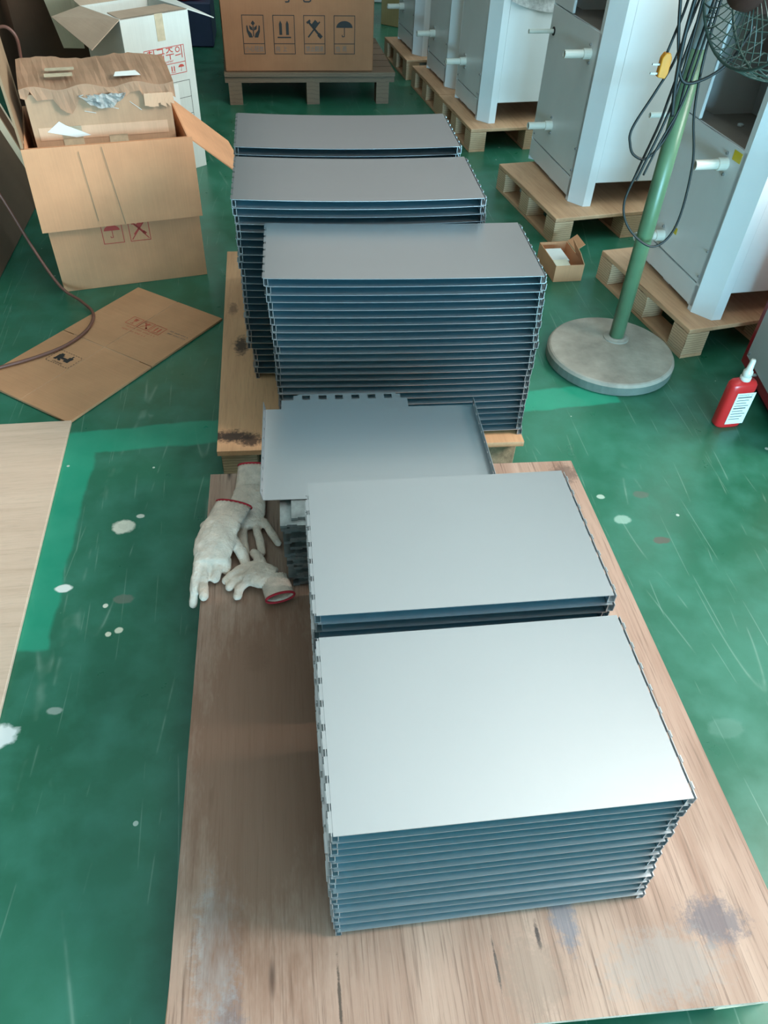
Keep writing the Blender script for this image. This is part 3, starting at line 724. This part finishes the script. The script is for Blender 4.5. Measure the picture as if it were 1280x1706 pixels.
# ------------------------------------------------------------------ leaning stack of flat cartons at the left edge
rnd = random.Random(21)
HT = [.36, .60, .50, .64, .44, .56, .62, .48]
for i in range(8):
    x = -1.245 - i * .034; hh = HT[i]; y0 = 3.0 + rnd.uniform(-.02, .05) + .10 * i
    bm = bmesh.new(); slab(bm, [(x, y0, .0), (x, y0 + 1.05, .0), (x - .30 * hh, y0 + 1.0, hh), (x - .30 * hh, y0 + .03, hh)], -.014)
    o = obj('folded_carton', bm, MT[('card_shaded', 'card_cream', 'card_in', 'card_shaded', 'card_old')[i % 5]])  # the darkest sheets have their shade painted in
    tag(o, 'folded cardboard sheet leaning at the left edge, %s from the aisle' % ('first', 'second', 'third', 'fourth', 'fifth', 'sixth', 'seventh', 'eighth')[i], 'cardboard', 'folded cartons leaning at the left edge')
bm = bmesh.new()
tube(bm, smooth_path([(-1.16, 3.1, .50), (-1.105, 3.1, .377), (-1.02, 3.04, .18), (-.935, 2.965, .055), (-.849, 2.90, .022), (-.787, 2.80, .020), (-.793, 2.68, .020), (-.853, 2.574, .020), (-.948, 2.498, .020), (-1.061, 2.438, .020), (-1.25, 2.37, .008)], 8), .0062, 8)
tag(obj('rubber_hose', bm, MT['brown_rubber'], None, True), 'thin brown hose curving down over the flattened carton', 'hose')
bm = bmesh.new()
tube(bm, smooth_path([(-1.24, 3.9, .74), (-1.169, 3.9, .771), (-1.133, 3.9, .765), (-1.112, 3.9, .727), (-1.117, 3.9, .65), (-1.13, 3.9, .50), (-1.16, 3.9, .2), (-1.17, 3.88, .01)], 8), .007, 8)
tag(obj('rubber_hose', bm, MT['brown_rubber'], None, True), 'loop of brown hose beside the raised flap of the open carton', 'hose')

# ------------------------------------------------------------------ carton on the raised wooden pallet, back centre
def back_pallet():
    t = thing('wooden_pallet', 'dark wooden pallet on square legs under the large brown carton at the back', 'pallet', (-.335, 5.47, 0), R(2.5))
    for k in range(6): obj('deck_board', bx(0, 1.12, .0 + k * .15, .135 + k * .15, .172, .195), MT['block_dark'], t)
    for x in (.02, .53, 1.0):
        for y in (.02, .76): obj('leg', bx(x, x + .085, y, y + .09, 0, .132), MT['block_dark'], t)
    for y in (.02, .76): obj('stringer', bx(0, 1.12, y, y + .09, .132, .172), MT['block_dark'], t)
back_pallet()
def back_carton():
    t = thing('shipping_carton', 'large brown carton printed with four black handling symbols, on wooden pallet at back', 'carton', (-.325, 5.49, .196), R(2.5))
    wd, dp, h = .96, .66, .62
    obj('carton_wall', bx(0, wd, 0, dp, 0, h), MT['card_big'], t, bev=.006)
    P = []
    for k, ic in enumerate((hands, arrows, crossed, umbrella)):
        cx = .195 + k * .192
        P += frame_polys(cx - .068, .10, cx + .068, .315, .004) + [rect(cx - .068, .157, cx + .068, .161)] + shift(ic(), cx, .24, .125)
    decal('handling_marks', P, (0, -.0008, 0), (1, 0, 0), (0, 0, 1), MT['ink'], t)
    for k, s in enumerate(('小心轻放', '向  上', '禁止翻滚', '怕  雨')):
        text('black_print', s, .034, (.195 + k * .192 - .058, -.0008, .118), (1, 0, 0), (0, 0, 1), MT['ink_grey'], t, .85)
    text('black_print', '小心', .11, (.37, -.0008, .388), (1, 0, 0), (0, 0, 1), MT['ink'], t)
back_carton()
o = obj('storage_crate', bx(0, .45, 0, .5, 0, .30), MT['navy'], bev=.01); o.location = (-.93, 6.9, .001); tag(o, 'dark navy storage crate far back left of the shipping carton', 'crate')
bm = bmesh.new(); bmesh.ops.create_icosphere(bm, subdivisions=3, radius=.17)
for v in bm.verts: v.co.z = max(v.co.z * .6, -.03); v.co += v.co.normalized() * .03 * math.sin(v.co.x * 40) * math.cos(v.co.y * 33)
o = obj('cloth_bundle', bm, MT['crimson'], None, True); o.location = (-.70, 7.1, .333); tag(o, 'bundle of crimson cloth lying on the dark navy crate', 'cloth')
o = obj('carton', bx(0, .30, 0, .3, 0, .26), MT['ochre'], bev=.004); o.location = (.95, 7.75, .001); o.rotation_euler = (0, 0, R(-38)); tag(o, 'small ochre carton far back beside the machine row', 'carton')
o = obj('polystyrene_block', bx(0, .4, 0, .3, 0, .16), MT['white'], bev=.01); o.location = (.93, 7.7, .263); tag(o, 'white foam block resting on the small ochre carton', 'block')
o = obj('steel_box', bx(0, .5, 0, .4, 0, .42), MT['grey_panel'], bev=.01); o.location = (.62, 8.6, .001); tag(o, 'pale grey box standing far behind the shipping carton', 'box')

# ------------------------------------------------------------------ white machines and their pallets
def machine_pallet(label, loc, rz, wd=.86, dp=.68):
    t = thing('machine_pallet', label, 'pallet', loc, rz)
    bm = bmesh.new(); B(bm, 0, wd, 0, dp, .112, .130); obj('deck_sheet', bm, MT['deck_pale'], t, bev=.002)
    for x in (0.0, wd / 2 - .05, wd - .10):
        for y in (.0, dp / 2 - .05, dp - .10): obj('block', bx(x, x + .10, y, y + .10, .014, .112), MT['block'], t, bev=.002)
        obj('bottom_board', bx(x, x + .10, 0, dp, 0, .014), MT['deck_pale'], t, bev=.001)
    return t
def machine(label, loc, rz, W=.66, D=.58, sill=.84, H=1.38, pA=(.20, .75), pB=(.44, .365), pC=(.62, .745), stickers=False):
    t = thing('white_machine', label, 'machine', (loc[0], loc[1], .1305), rz)
    sill -= .13; H -= .13
    lw = .014
    obj('skirt_panel', bx(0, lw, .075, D - .03, .018, .108), MT['white'], t, bev=.002)
    obj('side_panel', bx(0, lw, .075, D - .03, .112, sill), MT['white'], t, bev=.003)
    obj('side_panel', bx(0, lw, .075, D - .03, sill + .42, H), MT['white'], t, bev=.003)
    obj('side_panel', bx(0, lw, .42, D - .03, sill + .003, sill + .417), MT['white'], t, bev=.003)
    bm = bmesh.new(); prism(bm, [(0, .073), (.052, 0), (.092, 0), (.092, .05), (.03, .10), (0, .10)], 0, H); obj('front_column', bm, MT['white'], t)
    bm = bmesh.new(); prism(bm, [(0, D - .03), (.03, D), (.09, D), (.09, D - .05), (.02, D - .05)], 0, H); obj('rear_column', bm, MT['white'], t)
    bm = bmesh.new(); prism(bm, [(W, .073), (W - .052, 0), (W - .092, 0), (W - .092, .05), (W - .03, .10), (W, .10)], 0, H); obj('front_column', bm, MT['white'], t)
    bm = bmesh.new(); prism(bm, [(W, D - .03), (W - .03, D), (W - .09, D), (W - .09, D - .05), (W - .02, D - .05)], 0, H); obj('rear_column', bm, MT['white'], t)
    obj('front_panel', bx(.093, W - .093, .004, .018, .11, H), MT['white'], t, bev=.003)
    obj('side_panel', bx(W - lw, W, .105, D - .055, .02, H), MT['white'], t)
    obj('rear_panel', bx(.095, W - .095, D - .018, D - .004, .02, H), MT['white'], t)
    obj('top_panel', bx(.0, W, .0, D, H + .001, H + .02), MT['white'], t, bev=.003)
    bm = bmesh.new(); B(bm, .016, W - .016, .10, D - .06, sill - .03, sill - .02); B(bm, .016, .10, .10, D - .06, sill - .019, sill - .004)
    obj('inner_shelf', bm, MT['shelf'], t)
    obj('inner_wall', bx(.30, .312, .10, D - .06, sill - .018, H - .01), MT['white_in'], t)
    for y in (.16, .40): 
        bm = bmesh.new(); lathe(bm, [(.012, 0), (.012, .006), (.006, .009)], 10, Matrix.Translation((.17, y, sill - .019))); obj('screw_head', bm, MT['white'], t)
    for y in (.09, D / 2, D - .12):
        obj('foot', bx(.02, .075, y, y + .05, 0, .018), MT['white'], t)
    Rx = Matrix.Rotation(R(-90), 4, 'Y')
    for y, z in (pA, pB):
        bm = bmesh.new(); lathe(bm, [(.017, 0), (.017, .125), (.013, .125), (.013, .10)], 16, Matrix.Translation((0, y, z - .13)) @ Rx); p = obj('pipe_stub', bm, MT['pvc'], t, False)
        bm = bmesh.new(); lathe(bm, [(.022, 0), (.022, .036), (.017, .038)], 16, Matrix.Translation((0, y, z - .13)) @ Rx); obj('collar', bm, MT['pvc'], p)
        for s in (-1, 1):
            bm = bmesh.new(); lathe(bm, [(.006, 0), (.006, .006), (.004, .008)], 8, Matrix.Translation((0, y + s * .008, z - .13 + s * .034)) @ Rx); obj('screw', bm, MT['steel'], t)
    y, z = pC
    if y < D - .04:
        bm = bmesh.new(); lathe(bm, [(.010, 0), (.010, .13), (.007, .13), (.007, .11)], 12, Matrix.Translation((0, y, z - .13)) @ Rx); p = obj('thin_pipe', bm, MT['pvc'], t)
        bm = bmesh.new(); lathe(bm, [(.019, 0), (.019, .003), (.014, .004)], 14, Matrix.Translation((0, y, z - .13)) @ Rx); obj('grommet', bm, MT['black'], p)
    for y_, z_ in ((.10, .14), (.10, .24), (D - .06, .14)):
        bm = bmesh.new(); lathe(bm, [(.005, 0), (.005, .004), (.003, .006)], 8, Matrix.Translation((0, y_, z_)) @ Rx); obj('screw', bm, MT['steel'], t)
    if stickers:
        obj('warning_sticker', bx(-.0008, -.0001, .10, .15, sill - .045, sill - .012), MT['yellow'], t)
        obj('warning_sticker', bx(-.0008, -.0001, pB[0] - .09, pB[0] - .06, pB[1] - .13 + .04, pB[1] - .13 + .065), MT['yellow'], t)
    return t
machine_pallet('pale plywood pallet with laminated blocks beside the round concrete fan base', (1.535, 2.375, 0), R(10.5), .84, .69)
machine('tall white machine with pipe stubs, nearest the red machine, partly behind the fan', (1.600, 2.435), R(5), sill=.735, D=.60, pA=(.175, .665), pB=(.42, .29), pC=(.55, .715), stickers=True)
machine_pallet('plywood pallet under the second white machine, behind the small open carton', (1.29, 3.385, 0), R(9.5), .86, .71)
machine('tall white machine with three pipe stubs, second from camera, on its own pallet', (1.412, 3.515), R(5), D=.68, sill=.85, pA=(.155, .755), pB=(.43, .37), pC=(.60, .745))
rows = [((1.127, 4.625), 'front of the far row'), ((1.047, 5.29), 'middle of the far row'), ((.944, 6.08), 'rear of the far row')]
for (x, y), where in rows:
    machine_pallet('reddish plywood pallet at the %s of machines beside the shipping carton' % where, (x, y, 0), R(7.3), .80, .66)
    machine('white machine at the %s of machines, beside the shipping carton' % where, (x + .075, y + .095), R(7), W=.60, D=.54, pA=(.20, .80), pB=(.38, .37), pC=(.60, .9))
    last = None
bm = bmesh.new(); rnd = random.Random(4)                                   # wrapped film hanging over the far row's front machine
gx, gz = 16, 8
gr = [[bm.verts.new((.095 + .47 * i / gx, -.006 - .010 * rnd.random() - .006 * math.sin(i * .9 + j * 1.7), .62 + .42 * j / gz - .05 * math.sin(i * math.pi / gx))) for i in range(gx + 1)] for j in range(gz + 1)]
for a, c in zip(gr, gr[1:]):
    for i in range(gx): bm.faces.new((a[i], a[i + 1], c[i + 1], c[i]))
bmesh.ops.solidify(bm, geom=bm.faces[:], thickness=.001)
o = obj('plastic_wrap', bm, MT['film'], None, True); o.location = (1.202, 4.72, .1305); o.rotation_euler = (0, 0, R(7)); tag(o, 'creased clear plastic wrap draped on the front machine of the far row', 'plastic wrap')

# ------------------------------------------------------------------ small open carton
def small_carton():
    t = thing('small_carton', 'small open brown carton on the floor beside the tall steel stacks', 'carton', (1.195, 3.015, .0005), R(3))
    wd, dp, h = .135, .235, .078
    Mx = MT['card']
    carton_body(t, wd, dp, h, Mx, .003)
    flap(t, [(wd, 0, h), (wd, .11, h), (wd - .03, .11, h + .075), (wd - .03, 0.0, h + .055)], MT['card'], .003)
    flap(t, [(wd + .003, .13, h), (wd + .003, dp, h), (wd + .045, dp, h + .03), (wd + .045, .13, h + .03)], MT['card'], .003)
    flap(t, [(0, .0, h), (wd * .5, .0, h), (wd * .5, .05, h + .004), (0, .05, h + .004)], MT['card_cream'], .002)
    obj('paper_liner', bx(.006, .085, .06, .18, .02, h - .006), MT['label'], t)
small_carton()

# ------------------------------------------------------------------ fan on a round concrete foot
def fan():
    t = thing('pedestal_fan', 'pedestal fan with green pole and wire cage on a round concrete foot', 'fan', (1.238, 2.38, 0))
    bm = bmesh.new(); lathe(bm, [(.236, 0), (.246, .008), (.246, .040), (.240, .050), (.234, .053), (.10, .055), (.05, .056)], 56)
    f = obj('round_foot', bm, [MT['concrete'], MT['rim']], t)
    for p in f.data.polygons: p.material_index = 1 if abs(p.normal.z) < .5 and p.center.z < .05 else 0
    px, py = .045, .075
    bm = bmesh.new(); lathe(bm, [(.050, .054), (.050, .060), (.040, .063), (.034, .066)], 28, Matrix.Translation((px, py, 0))); obj('pole_collar', bm, MT['concrete'], t)
    lean = Vector((-.012, .0, 1))
    bm = bmesh.new(); tube(bm, [(px, py, .058), (px - .012, py, 1.06)], .0285, 20); obj('pole', bm, MT['green'], t, True)
    bm = bmesh.new(); tube(bm, [(px - .012, py, 1.06), (px - .018, py, 1.50)], .021, 18); obj('upper_pole', bm, MT['grey_panel'], t, True)
    # cage: drum whose axis runs to the right, hung in front of the pole
    C = Vector((.01, -.19, 1.285)); Rr = .245; L = .26
    ax = Vector((1, .22, 0)).normalized(); e1 = Vector((-ax.y, ax.x, 0)); e2 = Vector((0, 0, 1))
    def cp(a, r, x): return C + ax * x + (e1 * math.cos(a) + e2 * math.sin(a)) * r
    bm = bmesh.new(); N = 40
    for s in (-1, 1):
        for k in range(N):
            a0 = 2 * math.pi * k / N
            tube(bm, [cp(a0 + s * .42 * j / 8, Rr * (.86 + .14 * math.sin(math.pi * (j / 8))), L * j / 8) for j in range(9)], .0017, 4)
    obj('wire_side', bm, MT['cage'], t)['kind'] = 'stuff'
    bm = bmesh.new()
    for k in range(N):
        a0 = 2 * math.pi * k / N
        tube(bm, [cp(a0 + .9 * j / 6, Rr * .86 - (Rr * .86 - .05) * j / 6, L + .05 * math.sin(j / 6 * 1.57)) for j in range(7)], .0016, 4)
        tube(bm, [cp(a0 - .5 * j / 6, Rr * .86 - (Rr * .86 - .06) * j / 6, -.03 * math.sin(j / 6 * 1.57)) for j in range(7)], .0016, 4)
    obj('wire_grille', bm, MT['cage'], t)['kind'] = 'stuff'
    for x, r in ((0, .86), (L / 2, 1.0), (L, .86)):
        bm = bmesh.new(); tube(bm, [cp(2 * math.pi * k / 48, Rr * r, x) for k in range(48)], .0042, 6, True); obj('cage_ring', bm, MT['cage'], t, True)
    Rm = Matrix.Translation(C) @ ax.to_track_quat('Z', 'Y').to_matrix().to_4x4()
    bm = bmesh.new(); lathe(bm, [(.03, -.06), (.075, -.05), (.085, .0), (.085, .10), (.06, .14)], 24, Rm); obj('motor', bm, MT['maroon'], t, True)
    for k in range(3):
        bm = bmesh.new(); a = k * 2 * math.pi / 3 + .5
        slab(bm, [Rm @ Vector((.06 * math.cos(a - .3), .06 * math.sin(a - .3), .10)), Rm @ Vector((.20 * math.cos(a - .5), .20 * math.sin(a - .5), .09)), Rm @ Vector((.205 * math.cos(a + .4), .205 * math.sin(a + .4), .15)), Rm @ Vector((.06 * math.cos(a + .3), .06 * math.sin(a + .3), .13))], .003)
        obj('blade', bm, MT['maroon'], t)
    bm = bmesh.new(); tube(bm, [(px - .017, py, 1.46), tuple(C + ax * .03)], .018, 10); obj('yoke', bm, MT['cage'], t)
fan()
yb = 2.405
def cable(label, pts, r=.0042):
    bm = bmesh.new(); tube(bm, smooth_path(pts, 8), r, 7)
    return tag(obj('power_cable', bm, MT['rubber'], None, True), label, 'cable')
cable('small teardrop loop of black cable hanging left of the green pole', [(1.215, yb, 1.25), (1.185, yb, 1.05), (1.150, yb, .955), (1.105, yb, .850), (1.112, yb, .800), (1.135, yb, .768), (1.180, yb, .758), (1.222, yb, .815), (1.235, yb - .01, .90), (1.232, yb - .012, 1.0), (1.245, yb - .012, 1.2)])
cable('longest black cable loop, reaching down across the green pole', [(1.262, yb - .02, 1.22), (1.262, yb - .02, 1.06), (1.285, yb - .02, .90), (1.335, yb - .02, .74), (1.345, yb - .02, .54), (1.285, yb - .02, .467), (1.190, yb - .01, .520), (1.145, yb, .605), (1.160, yb, .715), (1.190, yb, .86), (1.200, yb, .955), (1.225, yb, 1.2)])
cable('black cable hanging straight inside the loops left of the green pole', [(1.200, yb - .03, 1.25), (1.205, yb - .03, 1.05), (1.195, yb - .03, .90), (1.160, yb - .03, .74), (1.15, yb - .03, .70)])
cable('black cable slanting along the left side of the green pole', [(1.24, yb - .04, 1.25), (1.235, yb - .04, 1.05), (1.225, yb - .04, .93), (1.19, yb - .04, .82), (1.165, yb - .04, .72)], .0036)
cable('cable bundle strand wound around the top of the green pole', [(1.13, yb - .03, 1.22), (1.16, yb - .035, 1.10), (1.20, yb - .045, 1.0), (1.26, yb - .05, 1.0), (1.33, yb - .05, 1.05), (1.37, yb - .05, 1.14)], .0048)
cable('thick dark cable hanging beside the orange plug', [(1.170, yb - .05, 1.25), (1.168, yb - .05, 1.12), (1.180, yb - .05, 1.0), (1.200, yb - .05, .90)], .0062)
def plug():
    t = thing('power_plug', 'orange power plug with metal prongs dangling left of the green pole', 'plug', (1.148, yb - .01, 1.028))
    bm = bmesh.new(); prism(bm, [(-.014, -.03), (.010, -.034), (.016, -.02), (.016, .02), (.008, .034), (-.006, .034), (-.014, .02)], -.011, .011)
    bmesh.ops.transform(bm, matrix=Matrix.Rotation(R(90), 4, 'X'), verts=bm.verts[:]); obj('plug_body', bm, MT['orange'], t, bev=.002)
    for z in (-.024, .0): obj('prong', bx(-.036, -.014, -.003, .003, z, z + .005), MT['steel'], t)
    bm = bmesh.new(); tube(bm, smooth_path([(.0, 0, .034), (.008, 0, .08), (.018, 0, .14), (.024, 0, .22)], 5), .004, 7); obj('cord', bm, MT['rubber'], t, True)
plug()

# ------------------------------------------------------------------ red machine and bottle
def red_machine():
    t = thing('red_machine', 'red framed machine with grey side panel at the right edge', 'machine', (1.742, 2.30, 0), R(-9))
    obj('base_plinth', bx(.03, .55, -.52, -.02, 0, .03), MT['black'], t)
    obj('frame', bx(0, .6, -.56, 0, .03, .78), MT['red_lacquer'], t, bev=.012)
    obj('side_panel', bx(-.006, 0, -.52, -.045, .085, .74), MT['grey_panel'], t, bev=.002)
    for y, z in ((-.06, .105), (-.505, .105)):
        bm = bmesh.new(); lathe(bm, [(.007, 0), (.007, .004), (.004, .006)], 10, Matrix.Translation((-.006, y, z)) @ Matrix.Rotation(R(-90), 4, 'Y')); obj('screw', bm, MT['steel'], t)
    bm = bmesh.new(); tube(bm, [(.0, -.16, .075), (-.05, -.18, .085)], .006, 8); obj('white_spout', bm, MT['pvc'], t, True)
red_machine()
def bottle():
    t = thing('glue_bottle', 'red flat plastic bottle with white label and pale nozzle on the green floor', 'bottle', (1.537, 1.962, .0005), R(4))
    bm = bmesh.new(); seg = 32; prof = [(.92, 0), (1, .006), (1, .155), (.97, .172), (.84, .183), (.45, .189), (.30, .191)]
    rings = []
    for s, z in prof:
        ring = []
        for k in range(seg):
            a = 2 * math.pi * k / seg; ca, sa = math.cos(a), math.sin(a); e = .62
            ring.append(bm.verts.new((.051 * s * math.copysign(abs(ca) ** e, ca), .026 * (s if s < .9 else 1) * math.copysign(abs(sa) ** e, sa), z)))
        rings.append(ring)
    for a, c in zip(rings, rings[1:]):
        for k in range(seg): bm.faces.new((a[k], a[(k + 1) % seg], c[(k + 1) % seg], c[k]))
    bm.faces.new(rings[0][::-1]); bm.faces.new(rings[-1])
    obj('body', bm, MT['red_bottle'], t, True)
    lb = obj('label', bx(-.024, .046, -.0274, -.0262, .016, .148), MT['label'], t)
    P = [rect(-.018, .128 - k * .0115, .036 - (k % 3) * .006, .131 - k * .0115 + (.002 if k in (0, 4) else 0)) for k in range(9)]
    decal('label_print', P, (0, -.0278, 0), (1, 0, 0), (0, 0, 1), MT['ink_grey'], lb)
    strokes('label_text', .055, .006, (-.019, -.0278, .137), (1, 0, 0), (0, 0, 1), MT['ink'], lb, 7)
    bm = bmesh.new(); lathe(bm, [(.019, .188), (.019, .200), (.015, .204)], 20); obj('neck', bm, MT['nozzle'], t, True)
    bm = bmesh.new(); lathe(bm, [(.0165, .204), (.0165, .222), (.011, .228), (.009, .262), (.007, .268)], 20); obj('nozzle', bm, MT['nozzle'], t, True)
bottle()
